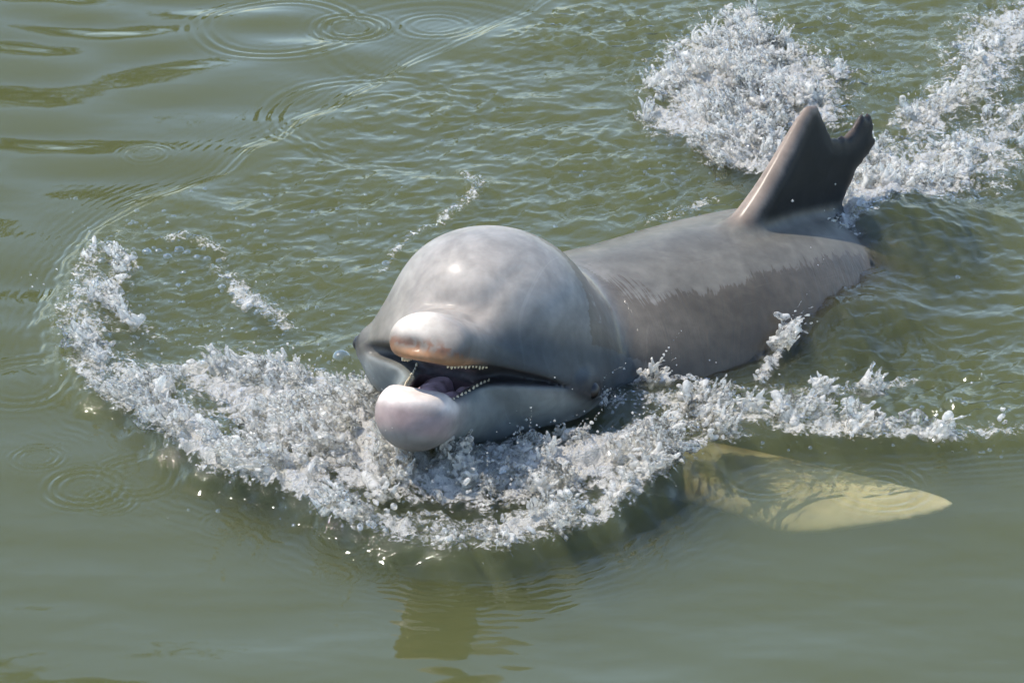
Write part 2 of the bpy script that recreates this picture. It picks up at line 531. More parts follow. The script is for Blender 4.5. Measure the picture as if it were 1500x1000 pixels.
def water_fields(X, Y):
    """height and foam amount of the water surface"""
    X = np.asarray(X, float); Y = np.asarray(Y, float)
    d, side, (crest, wfoam) = seg_dist(X, Y, WAKE)
    sd_ = d * -side                            # positive inside the wake
    if not hasattr(water_fields, 'sgn'):
        c = unproj(700, 500, 0)
        dd, ss, _ = seg_dist(np.array([c[0]]), np.array([c[1]]), WAKE)
        water_fields.sgn = 1.0 if -ss[0] > 0 else -1.0
    sd_ = sd_ * water_fields.sgn
    wob = noise(X * 9, Y * 9, seed=3) * .012 + noise(X * 30, Y * 30, seed=4) * .008 * sstep(.1, .5, wfoam)
    sdw = sd_ + wob
    inside = sstep(-.02, .06, sdw)
    # calm swell
    wx = X + .05 * noise(X * 2.1, Y * 2.1, seed=11); wy = Y + .05 * noise(X * 2.3, Y * 1.9, seed=12)
    h = .0026 * np.sin(2 * math.pi * (wy * .93 - wx * .36) / .27 + 2.5 * noise(X * 1.7, Y * 1.7, seed=14))
    h += .0017 * np.sin(2 * math.pi * (wy * .98 + wx * .20) / .17 + 3 * noise(X * 2.2, Y * 2.2, seed=15))
    up = sstep(-.6, .6, Y)                     # livelier far off
    h = h * (.25 + .75 * up) * (1 - .55 * inside)
    h += .0016 * fbm(X * 5, Y * 9, oct=3, seed=16)
    # crest of the bow wave
    crest = crest * .75
    h += crest * np.where(sdw > 0, np.exp(-(sdw / .085) ** 2) * .8 + .2 * np.exp(-sdw / .4), np.exp(-(sdw / .026) ** 2))
    # little ripples running ahead of the crest
    out = np.clip(-sdw, 0, 1)
    h += .0012 * (1 - inside) * np.exp(-out / .05) * np.sin(out * 2 * math.pi / .016) * sstep(.02, -.0, -crest) * np.clip(crest / .01, 0, 1)
    # chop inside the wake
    ux = X * .82 + Y * .57; uy = -X * .57 + Y * .82
    n1 = fbm(X * 8.0, Y * 11.0, oct=3, seed=21)
    n2 = 1 - np.abs(noise(ux * 17 + n1, uy * 30 + n1, seed=25)) * 2
    n3 = 1 - np.abs(noise(ux * 42 + n1 * 2, uy * 66, seed=26)) * 2
    n4 = noise(ux * 90, uy * 130, seed=27)
    rough = inside * (.30 + .80 * sstep(-.45, .5, noise(X * 3.2, Y * 3.2, seed=28)))
    busy = sstep(.1, .9, X + .35 * Y) * inside  # livelier behind the fin
    calm = sstep(0, 1, inside)
    h += calm * (.0090 * n1 + rough * ((.0034 + .0035 * busy) * n2 + (.0013 + .0014 * busy) * n3 + .0006 * n4))
    for x0, y0, r, a, l in RINGS:
        rr = np.sqrt((X - x0) ** 2 + (Y - y0) ** 2)
        h += .6 * a * (1 + .6 * noise(X * 6, Y * 6, seed=int(r * 1000))) * np.cos((rr - r) * 2 * math.pi / l) * np.exp(-((rr - r) / (l * 1.3)) ** 2) * (1 - .6 * rough)
    # water heaped against the head and shoulder, sheet running over the rear body
    def lump(u, v, z, rx, ry, ang=0):
        c = unproj(u, v, 0)
        dx = X - c[0]; dy = Y - c[1]
        ca, sa = math.cos(ang), math.sin(ang)
        return z * np.exp(-((dx * ca + dy * sa) / rx) ** 2 - ((-dx * sa + dy * ca) / ry) ** 2)
    h += lump(905, 650, .014, .16, .14)
    h += lump(700, 690, .014, .20, .13)
    h += lump(560, 640, .014, .16, .14)
    h += .062 * np.exp(-((Y + 1.35) / .45) ** 2) * np.exp(-((X + .05) / 1.6) ** 2)   # slow swell added under the camera to stretch the head's reflection
    h += lump(1010, 600, .020, .25, .07)
    h += lump(1290, 350, .060, .17, .12, .7)
    h += lump(1240, 470, .030, .16, .09, .9)
    h -= lump(1330, 520, .012, .22, .11, .3)
    # foam
    f = np.zeros_like(X)
    for P in STROKES:
        if True:
            x0, y0 = P[:, 0].min() - .5, P[:, 1].min() - .5; x1, y1 = P[:, 0].max() + .5, P[:, 1].max() + .5
            m = (X > x0) & (X < x1) & (Y > y0) & (Y < y1)
            if not m.any(): continue
            dd, _, (wd, st) = seg_dist(X[m], Y[m], P)
            f[m] = np.maximum(f[m], st * np.exp(-(dd / wd) ** 2))
    f = np.maximum(f, wfoam * .85 * np.exp(-((sd_ - .02) / .04) ** 2))
    f *= sstep(-.035, .012, sdw)
    tur = fbm(X * 12, Y * 12, oct=4, seed=31)
    fz = np.clip(f * (1 + .9 * tur), 0, 1.3)
    g1 = 1 - np.abs(fbm(X * 22, Y * 22, oct=2, seed=33)) * 2.2
    g2 = 1 - np.abs(noise(X * 55 + tur, Y * 55, seed=35)) * 2
    g3 = 1 - np.abs(noise(X * 120 + tur * 2, Y * 120, seed=36)) * 2
    h += fz * (.012 * g1 + .0065 * g2 + .0030 * g3 - .006)
    return h, f


def axis_coords(lo, hi, n_fn, far=300.0, n_out=26):
    core = n_fn
    g = np.geomspace(core[1] - core[0], far, n_out)
    left = core[0] - np.cumsum(g)[::-1]
    g2 = np.geomspace(core[-1] - core[-2], far, n_out)
    return np.r_[left, core, core[-1] + np.cumsum(g2)]


xs = axis_coords(0, 0, np.linspace(-1.08, 1.12, NX))
t_ = np.linspace(0, 1, NY)
ys = axis_coords(0, 0, -1.08 + 2.72 * (t_ * .75 + .25 * t_ ** 2))
GX, GY = np.meshgrid(xs, ys)
GH, GF = water_fields(GX, GY)
fade = np.exp(-np.clip(np.maximum(np.abs(GX) - 1.3, np.abs(GY - .3) - 1.6), 0, None) / 1.5)
GH = GH * np.clip(fade, 0, 1)
ny, nx = GX.shape
ii = np.arange(ny * nx).reshape(ny, nx)
WQ = np.stack([ii[:-1, :-1], ii[:-1, 1:], ii[1:, 1:], ii[1:, :-1]], -1).reshape(-1, 4)


def water_z(x, y):
    """bilinear lookup of the finished surface"""
    x = np.asarray(x, float); y = np.asarray(y, float)
    i = np.clip(np.searchsorted(xs, x) - 1, 0, nx - 2); j = np.clip(np.searchsorted(ys, y) - 1, 0, ny - 2)
    tx = (x - xs[i]) / (xs[i + 1] - xs[i]); ty = (y - ys[j]) / (ys[j + 1] - ys[j])
    z = (GH[j, i] * (1 - tx) + GH[j, i + 1] * tx) * (1 - ty) + (GH[j + 1, i] * (1 - tx) + GH[j + 1, i + 1] * tx) * ty
    return z


def foam_at(x, y):
    i = np.clip(np.searchsorted(xs, x) - 1, 0, nx - 2); j = np.clip(np.searchsorted(ys, y) - 1, 0, ny - 2)
    return GF[j, i]



# ------------------------------------------------------------------ materials
def new_mat(name):
    m = bpy.data.materials.new(name); m.use_nodes = True
    m.node_tree.nodes.clear()
    return m, m.node_tree.nodes, m.node_tree.links


def N(nodes, typ, **kw):
    n = nodes.new(typ)
    for k, v in kw.items():
        if k.startswith('in_'):
            key = k[3:]
            n.inputs[int(key) if key.isdigit() else key.replace('_', ' ')].default_value = v
        else:
            setattr(n, k, v)
    return n


def math_(nodes, links, op, a, b=None, clamp=False):
    n = nodes.new('ShaderNodeMath'); n.operation = op; n.use_clamp = clamp
    for i, v in enumerate((a, b)):
        if v is None: continue
        if isinstance(v, (int, float)): n.inputs[i].default_value = v
        else: links.new(v, n.inputs[i])
    return n.outputs[0]


def maprange(nodes, links, v, a, b, c=0.0, d=1.0, smooth=True):
    n = nodes.new('ShaderNodeMapRange')
    if smooth: n.interpolation_type = 'SMOOTHSTEP'
    links.new(v, n.inputs[0])
    for i, x in zip((1, 2, 3, 4), (a, b, c, d)): n.inputs[i].default_value = x
    return n.outputs[0]


def noise_(nodes, links, vec, scale, detail=3, rough=.5, dist=0.0, kind='FBM'):
    n = nodes.new('ShaderNodeTexNoise')
    n.inputs['Scale'].default_value = scale; n.inputs['Detail'].default_value = detail
    n.inputs['Roughness'].default_value = rough; n.inputs['Distortion'].default_value = dist
    if vec is not None: links.new(vec, n.inputs['Vector'])
    return n.outputs[0]


def water_material(name, volume=True, foam_const=None, flo=1.38, fhi=1.62, fmax=.82, fine=.7, bmp=1.6):
    m, n, l = new_mat(name)
    out = N(n, 'ShaderNodeOutputMaterial')
    geo = N(n, 'ShaderNodeNewGeometry')
    pos = geo.outputs['Position']
    if foam_const is None:
        at = N(n, 'ShaderNodeAttribute', attribute_name='foam')
        fa_ = at.outputs['Fac']
    else:
        v = N(n, 'ShaderNodeValue'); v.outputs[0].default_value = foam_const; fa_ = v.outputs[0]
    # bump: fine capillary ripples + froth
    n1 = noise_(n, l, pos, 95, 3, .55)
    n2 = noise_(n, l, pos, 330, 2, .6)
    b1 = N(n, 'ShaderNodeBump'); b1.inputs['Distance'].default_value = .004
    if foam_const is None:
        chop = N(n, 'ShaderNodeAttribute', attribute_name='chop').outputs['Fac']
        l.new(math_(n, l, 'MULTIPLY_ADD', chop, .22), b1.inputs['Strength'])
        b1.inputs['Strength'].links[0].from_node.inputs[2].default_value = .006
    else:
        b1.inputs['Strength'].default_value = .25
    l.new(n1, b1.inputs['Height'])
    b2 = N(n, 'ShaderNodeBump'); b2.inputs['Distance'].default_value = .004
    l.new(math_(n, l, 'MULTIPLY', fa_, bmp, True), b2.inputs['Strength'])
    l.new(n2, b2.inputs['Height']); l.new(b1.outputs[0], b2.inputs['Normal'])
    nor = b2.outputs[0]
    # froth pattern
    fn1 = noise_(n, l, pos, 26, 6, .68, .8)
    fn2 = noise_(n, l, pos, 210, 3, .6)
    vor = N(n, 'ShaderNodeTexVoronoi'); vor.inputs['Scale'].default_value = 120; l.new(pos, vor.inputs['Vector'])
    s = math_(n, l, 'MULTIPLY', fn1, 1.5)
    s = math_(n, l, 'ADD', s, math_(n, l, 'MULTIPLY', fn2, fine))
    s = math_(n, l, 'SUBTRACT', s, math_(n, l, 'MULTIPLY', vor.outputs['Distance'], .25))
    s = math_(n, l, 'ADD', s, math_(n, l, 'MULTIPLY', fa_, .95))
    froth = maprange(n, l, s, flo, fhi)
    froth = math_(n, l, 'MULTIPLY', froth, maprange(n, l, fa_, .02, .25))
    froth = math_(n, l, 'MULTIPLY', froth, fmax)
    # clear water: mirror + see-through
    gl = N(n, 'ShaderNodeBsdfGlossy'); gl.inputs['Roughness'].default_value = .04
    l.new(nor, gl.inputs['Normal'])
    tr = N(n, 'ShaderNodeBsdfTransparent'); tr.inputs['Color'].default_value = (.97, .98, .97, 1)
    fr = N(n, 'ShaderNodeFresnel'); fr.inputs['IOR'].default_value = 1.333; l.new(nor, fr.inputs['Normal'])
    mx = N(n, 'ShaderNodeMixShader'); l.new(fr.outputs[0], mx.inputs[0]); l.new(tr.outputs[0], mx.inputs[1]); l.new(gl.outputs[0], mx.inputs[2])
    # froth body
    df = N(n, 'ShaderNodeBsdfDiffuse'); df.inputs['Color'].default_value = (.96, .93, .87, 1); l.new(nor, df.inputs['Normal'])
    tl = N(n, 'ShaderNodeBsdfTranslucent'); tl.inputs['Color'].default_value = (.95, .92, .84, 1); l.new(nor, tl.inputs['Normal'])
    fm = N(n, 'ShaderNodeMixShader'); fm.inputs[0].default_value = .6; l.new(df.outputs[0], fm.inputs[1]); l.new(tl.outputs[0], fm.inputs[2])
    g2 = N(n, 'ShaderNodeBsdfGlossy'); g2.inputs['Roughness'].default_value = .04; l.new(nor, g2.inputs['Normal'])
    fm2 = N(n, 'ShaderNodeMixShader'); l.new(fr.outputs[0], fm2.inputs[0]); l.new(fm.outputs[0], fm2.inputs[1]); l.new(g2.outputs[0], fm2.inputs[2])
    fin_ = N(n, 'ShaderNodeMixShader'); l.new(froth, fin_.inputs[0]); l.new(mx.outputs[0], fin_.inputs[1]); l.new(fm2.outputs[0], fin_.inputs[2])
    l.new(fin_.outputs[0], out.inputs['Surface'])
    if volume:
        vs = N(n, 'ShaderNodeVolumeScatter'); vs.inputs['Color'].default_value = (*VOL_COL, 1); vs.inputs['Density'].default_value = VOL_D
        vs.inputs['Anisotropy'].default_value = .0
        va = N(n, 'ShaderNodeVolumeAbsorption'); va.inputs['Color'].default_value = (*VOL_ABS, 1); va.inputs['Density'].default_value = VOL_AD
        ad = N(n, 'ShaderNodeAddShader'); l.new(vs.outputs[0], ad.inputs[0]); l.new(va.outputs[0], ad.inputs[1])
        l.new(ad.outputs[0], out.inputs['Volume'])
    return m


SPLASH_FOAM = .62
VOL_COL = (.315, .352, .195); VOL_D = 8.0
VOL_ABS = (.40, .42, .12); VOL_AD = 8.8


def skin_material():
    m, n, l = new_mat('dolphin_skin')
    out = N(n, 'ShaderNodeOutputMaterial')
    p = N(n, 'ShaderNodeBsdfPrincipled')
    geo = N(n, 'ShaderNodeNewGeometry'); pos = geo.outputs['Position']
    col = N(n, 'ShaderNodeAttribute', attribute_name='skin').outputs['Color']
    uvw = N(n, 'ShaderNodeAttribute', attribute_name='flow').outputs['Vector']
    film = N(n, 'ShaderNodeAttribute', attribute_name='film').outputs['Fac']
    mp = N(n, 'ShaderNodeMapping'); mp.inputs['Scale'].default_value = (1, .17, 1); l.new(uvw, mp.inputs['Vector'])
    st = noise_(n, l, mp.outputs[0], 120, 4, .6, .3)
    bl = noise_(n, l, pos, 16, 4, .6, .4)
    fine = noise_(n, l, pos, 60, 4, .6)
    k = math_(n, l, 'ADD', film, math_(n, l, 'MULTIPLY', math_(n, l, 'SUBTRACT', st, .5), .95))
    k = math_(n, l, 'ADD', k, math_(n, l, 'MULTIPLY', math_(n, l, 'SUBTRACT', bl, .5), .7))
    k = maprange(n, l, k, .455, .56)
    # colour: mottling; the film's pale sky sheen is painted by browning the skin outside it
    mot = maprange(n, l, bl, .3, .7, .80, 1.14)
    mot = math_(n, l, 'MULTIPLY', mot, maprange(n, l, fine, .3, .7, .93, 1.06))
    mulc = N(n, 'ShaderNodeMix', data_type='RGBA', blend_type='MIX')
    l.new(k, mulc.inputs[0]); mulc.inputs[6].default_value = (.68, .62, .55, 1); mulc.inputs[7].default_value = (1, 1, 1.0, 1)
    mm = N(n, 'ShaderNodeMix', data_type='RGBA', blend_type='MULTIPLY'); mm.inputs[0].default_value = 1
    l.new(col, mm.inputs[6]); l.new(mulc.outputs[2], mm.inputs[7])
    # old rake marks: fine pale lines running along the body
    mp2 = N(n, 'ShaderNodeMapping'); mp2.inputs['Scale'].default_value = (.045, 1, 1); mp2.inputs['Rotation'].default_value = (0, 0, .12); l.new(uvw, mp2.inputs['Vector'])
    rk = noise_(n, l, mp2.outputs[0], 210, 1, .5)
    rake = math_(n, l, 'MULTIPLY', maprange(n, l, rk, .66, .71), maprange(n, l, noise_(n, l, pos, 7, 2, .5), .48, .62))
    mot = math_(n, l, 'ADD', mot, math_(n, l, 'MULTIPLY', rake, .11))
    hs = N(n, 'ShaderNodeVectorMath', operation='SCALE'); l.new(mm.outputs[2], hs.inputs[0]); l.new(mot, hs.inputs['Scale'])
    l.new(hs.outputs[0], p.inputs['Base Color'])
    l.new(maprange(n, l, k, 0, 1, .42, .54, False), p.inputs['Roughness'])
    l.new(maprange(n, l, k, 0, 1, .55, .22, False), p.inputs['Coat Weight'])
    l.new(maprange(n, l, k, 0, 1, .12, .24, False), p.inputs['Coat Roughness']); p.inputs['Coat IOR'].default_value = 1.33
    p.inputs['Specular IOR Level'].default_value = .10
    p.inputs['Subsurface Weight'].default_value = .08
    p.inputs['Subsurface Radius'].default_value = (.02, .01, .008); p.inputs['Subsurface Scale'].default_value = .3
    # bump: film edge, streaks, pores
    hh = math_(n, l, 'MULTIPLY', k, .45)
    hh = math_(n, l, 'ADD', hh, math_(n, l, 'MULTIPLY', math_(n, l, 'MULTIPLY', st, math_(n, l, 'SUBTRACT', 1.0, k)), .9))
    hh = math_(n, l, 'ADD', hh, math_(n, l, 'MULTIPLY', fine, .22))
    b = N(n, 'ShaderNodeBump'); b.inputs['Strength'].default_value = .5; b.inputs['Distance'].default_value = .0024
    l.new(hh, b.inputs['Height']); l.new(b.outputs[0], p.inputs['Normal'])
    b3 = N(n, 'ShaderNodeBump'); b3.inputs['Strength'].default_value = .55; b3.inputs['Distance'].default_value = .0022
    l.new(hh, b3.inputs['Height']); l.new(b3.outputs[0], p.inputs['Coat Normal'])
    l.new(p.outputs[0], out.inputs['Surface'])
    return m


def plain(name, col, rough=.4, spec=.5, coat=0.0, bump=0.0, bscale=60, var=.15):
    m, n, l = new_mat(name)
    out = N(n, 'ShaderNodeOutputMaterial'); p = N(n, 'ShaderNodeBsdfPrincipled')
    geo = N(n, 'ShaderNodeNewGeometry')
    t = noise_(n, l, geo.outputs['Position'], bscale, 4, .6)
    hs = N(n, 'ShaderNodeVectorMath', operation='SCALE'); hs.inputs[0].default_value = col
    l.new(maprange(n, l, t, .3, .7, 1 - var, 1 + var), hs.inputs['Scale'])
    l.new(hs.outputs[0], p.inputs['Base Color'])
    p.inputs['Roughness'].default_value = rough; p.inputs['Coat Weight'].default_value = coat
    if bump:
        b = N(n, 'ShaderNodeBump'); b.inputs['Strength'].default_value = bump; b.inputs['Distance'].default_value = .003
        l.new(t, b.inputs['Height']); l.new(b.outputs[0], p.inputs['Normal'])
    l.new(p.outputs[0], out.inputs['Surface'])
    return m


# ------------------------------------------------------------------ setting
M_WATER = water_material('murky_water', flo=1.28, fhi=1.66, fmax=.9)
water = mesh_obj('water', np.stack([GX, GY, GH], -1).reshape(-1, 3), WQ, M_WATER)
tag(water, 'murky green water with wake, ripples and froth', kind='structure')
fattr(water, 'foam', GF)
dW, sW, _ = seg_dist(GX, GY, WAKE)
chop = sstep(-.02, .08, dW * -sW * water_fields.sgn)
chop = chop * (.35 + .65 * sstep(-.35, .5, noise(GX * 3.1, GY * 3.1, seed=44)))
fattr(water, 'chop', chop)
M_BED = plain('river_mud', (.06, .055, .03), .9, bump=.4, bscale=8)
bed = mesh_obj('riverbed', [(-900, -900, -2.5), (900, -900, -2.5), (900, 900, -2.5), (-900, 900, -2.5)], [(0, 1, 2, 3)], M_BED, smooth=False)
tag(bed, 'dark muddy bed under the murky water', kind='structure')

# ------------------------------------------------------------------ dolphin
V, Q = surface_nets(dolphin_sdf, (-.42, -.80, -.62), (1.2, 1.30, .33), DH)
g = grad(dolphin_sdf, V)
dol = bpy.data.objects.new('dolphin', None); COL.objects.link(dol)
dol.location = HO
tag(dol, 'grey dolphin swimming at the surface with its mouth open, head raised towards the viewer', 'dolphin')
M_SKIN = skin_material()
body = mesh_obj('body', V - HO, Q, M_SKIN, dol)
q = head_coords(V)
f, l_, u = q[:, 0], q[:, 1], q[:, 2]
nz = lambda s, k, o=3: fbm(V[:, 0] * s, V[:, 1] * s, V[:, 2] * s, oct=o, seed=k)
n8 = nz(8, 50); n25 = nz(25, 60); n60 = nz(70, 70, 2)


def mixc(c, col, w_):
    w_ = np.clip(w_, 0, 1)[:, None]
    return c * (1 - w_) + np.array(col)[None] * w_


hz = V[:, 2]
headw = sstep(-.22, -.05, f)
EYE_FU = {1: (.044, -.008), -1: (.078, -.002)}
C = np.tile(np.array([.175, .160, .144]), (len(V), 1))
# lower flank and belly painted darker for their shade
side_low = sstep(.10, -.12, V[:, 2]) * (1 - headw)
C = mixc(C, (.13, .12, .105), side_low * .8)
C = mixc(C, (.40, .375, .37), headw * sstep(.02, .12, u) * .85)                  # melon, its sky sheen painted into the pale grey
C = mixc(C, (.070, .083, .098), headw * sstep(.078, .035, u + .02 * n8) * sstep(.03, .09, l_) * sstep(-.03, .0, u) * .9)    # bluish shade painted on the cheek by the eye
C = mixc(C, (.28, .30, .31), headw * sstep(-.005, -.035, u) * .9)                # pale jaw and throat
C = mixc(C, (.46, .40, .37), sstep(.11, .20, f) * sstep(-.01, .03, u + .01 * n8) * sstep(.09, .05, l_) * .8)      # beak
C = mixc(C, (.62, .54, .49), sstep(.235, .285, f + .02 * n25) * sstep(.016, .036, u + .006 * n25) * sstep(.05, .005, l_ + .01 * n25) * .9)  # pale top of the beak tip, its sun highlight painted white
C = mixc(C, (.26, .14, .10), sstep(.280, .300, f + .008 * n25) * sstep(.026, .010, u + .010 * n25) * sstep(-.024, -.016, u) * (.6 + .4 * np.sign(n60)))
C = mixc(C, (.12, .07, .06), sstep(.30, .31, f) * sstep(.1, .5, n60 + .6 * n25) * sstep(.018, .008, u) * .8)   # raw rusty front
C = mixc(C, (.60, .47, .42), sstep(.312, .324, f) * sstep(.0, .4, n25) * sstep(-.024, .0, u) * .7)
C = mixc(C, (.55, .28, .14), sstep(.20, .27, f) * sstep(.010, .000, u) * sstep(-.022, -.014, u) * .65)                    # rusty lip edge
jt = sstep(.20, .27, f) * sstep(-.02, -.03, u)
C = mixc(C, (.42, .37, .36), jt * .9)
C = mixc(C, (.70, .60, .57), jt * sstep(-.082, -.056, u + .010 * n25))
C = mixc(C, (.36, .23, .24), jt * sstep(-.062, -.082, u) * sstep(-.118, -.10, u) * sstep(-.4, .3, n8) * .75)
C = mixc(C, (.26, .24, .235), jt * sstep(-.095, -.122, u))
# eye surround
ed = np.where(l_ > 0, np.sqrt(((f - .040) * .62) ** 2 + ((u + .008) * 1.5) ** 2), np.sqrt((f - .078) ** 2 + ((u + .002) * 1.5) ** 2)) + 9 * (np.abs(l_) < .09)
C = mixc(C, (.045, .045, .05), sstep(.040, .019, ed + .004 * n60) * .93)
# mouth inside
ql = q.copy()
ins = np.maximum(0, 0) + 0
wd = wedge(ql)
gh = np.stack([g @ F, g @ Lx, g @ Ux], 1)
sc1 = cone(ql, (.09, .0, -.034), (.212, .006, -.062), .046, .028, (1, 1.30, .8))
sc2 = cone(ql, (.09, 0, -.020), (.265, .01, -.008), .040, .016, (1, 1.35, .6))
mouth = sstep(.0030, .0008, np.minimum(sc1, sc2)) * sstep(-.3, -.1, f)
lipin = sstep(.002, -.001, wd) * (f > .04) * (f < .27)
C = mixc(C, (.19, .13, .14), np.maximum(mouth, 0))
C = mixc(C, (.09, .08, .085), lipin * sstep(.25, .2, f) * sstep(-.3, .3, np.abs(gh[:, 2])) * .8)
# thin dark line of the lips behind the opening
# fin
fq = V - FIN_O
f2a, f2u, f2s = fq @ AX, fq @ FU, fq @ FS
onfin = sstep(.01, .035, f2u) * (np.abs(f2s) < .06) * (f2a > -.14) * (f2a < .32)
edge = poly_sdf(np.stack([f2a, f2u], 1), FIN_POLY)
C = mixc(C, (.020, .021, .025), onfin * .97)  # wet dark fin, its shade put into the colour
C = mixc(C, (.34, .26, .22), onfin * sstep(-.022, -.011, edge + .005 * n25) * sstep(.16, .10, f2a))
C = mixc(C, (.30, .22, .18), onfin * sstep(-.012, -.006, edge) * sstep(.16, .2, f2a) * sstep(-.2, .2, n25) * .6)
# flipper
gq = V - FLP_A
fl = sstep(.06, .14, gq @ fa) * sstep(.05, .035, np.abs(gq @ fn)) * (poly_sdf(np.stack([gq @ fa, gq @ fc], 1), FLP) < .02)
C = mixc(C, (1.0, .86, .66) , fl)
C = mixc(C, (.6, .5, .36), fl * sstep(.0, .4, n8 + .5 * n25) * .5)
C *= (1 + .10 * n60 + .10 * n25)[:, None]
# rake marks: fine pale scars on the flank
DARK = .86 - .24 * (1 - np.clip((C.mean(1) - .35) / .3, 0, 1))
C *= DARK[:, None] * np.array([1.02, 1.04, .97])
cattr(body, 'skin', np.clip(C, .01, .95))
# flow coordinates along and around the body
sp = SP[:, :3]
best = np.full(len(V), 9.0); sa = np.zeros(len(V)); L0 = 0
nearest = np.zeros((len(V), 3)); tang = np.zeros((len(V), 3))
for i in range(len(sp) - 1):
    ab = sp[i + 1] - sp[i]; ln = np.linalg.norm(ab)
    t = np.clip(((V - sp[i]) @ ab) / (ab @ ab), 0, 1)
    c = sp[i] + t[:, None] * ab
    d = ((V - c) ** 2).sum(1); m = d < best
    best = np.where(m, d, best); sa = np.where(m, L0 + t * ln, sa)
    nearest[m] = c[m]
    L0 += ln
rv = V - nearest
side_dir = np.array([.75, -.66, 0])
ang = np.arctan2(rv @ side_dir, rv[:, 2])
flow = np.stack([sa + .10 * ang, ang * .22, np.zeros(len(V))], 1)
hd = np.stack([np.arctan2(l_, .2 + u) * .18, np.sqrt((f - .05) ** 2 + (u - .05) ** 2), np.zeros(len(V))], 1)
flow = flow * (1 - headw[:, None]) + hd * headw[:, None]
a_ = body.data.attributes.new('flow', 'FLOAT_VECTOR', 'POINT'); a_.data.foreach_set('vector', flow.astype(np.float32).ravel())
# water film: sheen painted on the melon and along the upper back, broken lower down
film = .5 + .55 * headw * sstep(.168, .140, np.sqrt((f - .12) ** 2 * 1.2 + l_ ** 2 * .7 + (u - .07) ** 2 * 1.3)) * sstep(.01, .05, u)
film = film + .5 * sstep(.75, .25, np.abs(ang - .15)) * (1 - headw) - .55 * (1 - headw) * sstep(.35, .8, ang) * sstep(1.75, 1.3, ang) - .2
film = film - .35 * (1 - headw) * sstep(.18, .08, sa)
film = film + .7 * headw * np.maximum(sstep(.06, .035, u), sstep(.14, .2, f))
film = np.where(onfin > .2, 1.4, film)
fattr(body, 'film', film)

# eyes: found by walking in from the side until the skin is met
def march(f_, l0, u_, sgn):
    for k in range(400):
        l1 = l0 - k * .0005
        if dolphin_sdf(np.array([hp(f_, sgn * l1, u_)]))[0] < 0: return hp(f_, sgn * (l1 - .0050), u_)
    return hp(f_, sgn * .17, u_)


M_EYE = plain('eye_wet', (.006, .005, .005), .38, coat=0.0)
EYES = {k: march(v_[0], .22, v_[1], k) for k, v_ in EYE_FU.items()}
for s_ in (1, -1):
    vv, qq = surface_nets(lambda p: np.linalg.norm(p, axis=1) - .0125, (-.016,) * 3, (.016,) * 3, .002, 8)
    e = mesh_obj('eye', vv, qq, M_EYE, dol)
    c = EYES[s_]
    e.location = c - HO
# tongue
M_TONGUE = plain('tongue_flesh', (.46, .33, .36), .3, coat=.4, bump=.3, bscale=90)
def tongue_sdf(p):
    t_q = head_coords(p)
    d_ = cone(t_q, (.10, .0, -.044), (.216, .006, -.066), .034, .022, (1, 1.35, .75))
    d_ = smax(d_, -(ell(t_q, (.16, .01, -.030), (.09, .010, .020))), .012)
    return d_ + .0015 * np.sin(t_q[:, 0] * 190 + t_q[:, 1] * 60)
c0 = hp(.15, .01, -.055)
vv, qq = surface_nets(tongue_sdf, c0 - .13, c0 + .13, .0035)
tongue = mesh_obj('tongue', vv - HO, qq, M_TONGUE, dol)
# teeth
M_TOOTH = plain('tooth_ivory', (.50, .42, .27), .25, coat=.3)
bm_v = []; bm_f = []
NS = 8
prof = [(0, .0022), (.0022, .0022), (.0042, .0016), (.0056, .0006)]
for z_, r_ in prof:
    for k in range(NS):
        a = 2 * math.pi * k / NS
        bm_v.append((r_ * math.cos(a), r_ * math.sin(a), z_))
for j in range(len(prof) - 1):
    for k in range(NS):
        bm_f.append((j * NS + k, j * NS + (k + 1) % NS, (j + 1) * NS + (k + 1) % NS, (j + 1) * NS + k))
bm_f.append((24, 25, 26, 27)); bm_f.append((24, 27, 28, 31)); bm_f.append((28, 29, 30, 31))
tooth0 = mesh_obj('tooth', bm_v, bm_f, M_TOOTH, dol)


def sdf1(p): return float(dolphin_sdf(np.array([p]))[0])


def place_tooth(o, q_, updir):
    """drop the tooth on to the gum along -updir"""
    p = hp(*q_); d_ = (Ux if updir > 0 else -Ux)
    p = p + d_ * .02
    for _ in range(60):
        s = sdf1(p)
        if s < .0006: break
        p = p - d_ * max(s * .5, .0004)
    o.location = p - d_ * .0008 - HO
    o.rotation_euler = Vector(d_ + rng.normal(0, .12, 3)).to_track_quat('Z', 'Y').to_euler()
    o.scale = (rng.uniform(.65, .9),) * 2 + (rng.uniform(.55, .95),)
    return abs((p - hp(*q_)) @ Ux)


teeth = []
for s_ in (1, -1):
    for k in range(17):
        t = k / 16
        f_ = .250 - .135 * t
        half = .034 + .030 * t
        teeth.append(((f_ - .004, .006 + s_ * half, -.052 + .024 * t), 1))
        if f_ > .13: teeth.append(((f_ + .022, .010 + s_ * (half - .001), -.004), -1))
TEETH = teeth
for i, (q_, ud) in enumerate(teeth):
    o = tooth0 if i == 0 else tooth0.copy()
    if place_tooth(o, q_, ud) > .017 and i: continue
    if i: COL.objects.link(o); o.parent = dol



# ------------------------------------------------------------------ splashes
head_c = unproj(720, 620, 0.0)


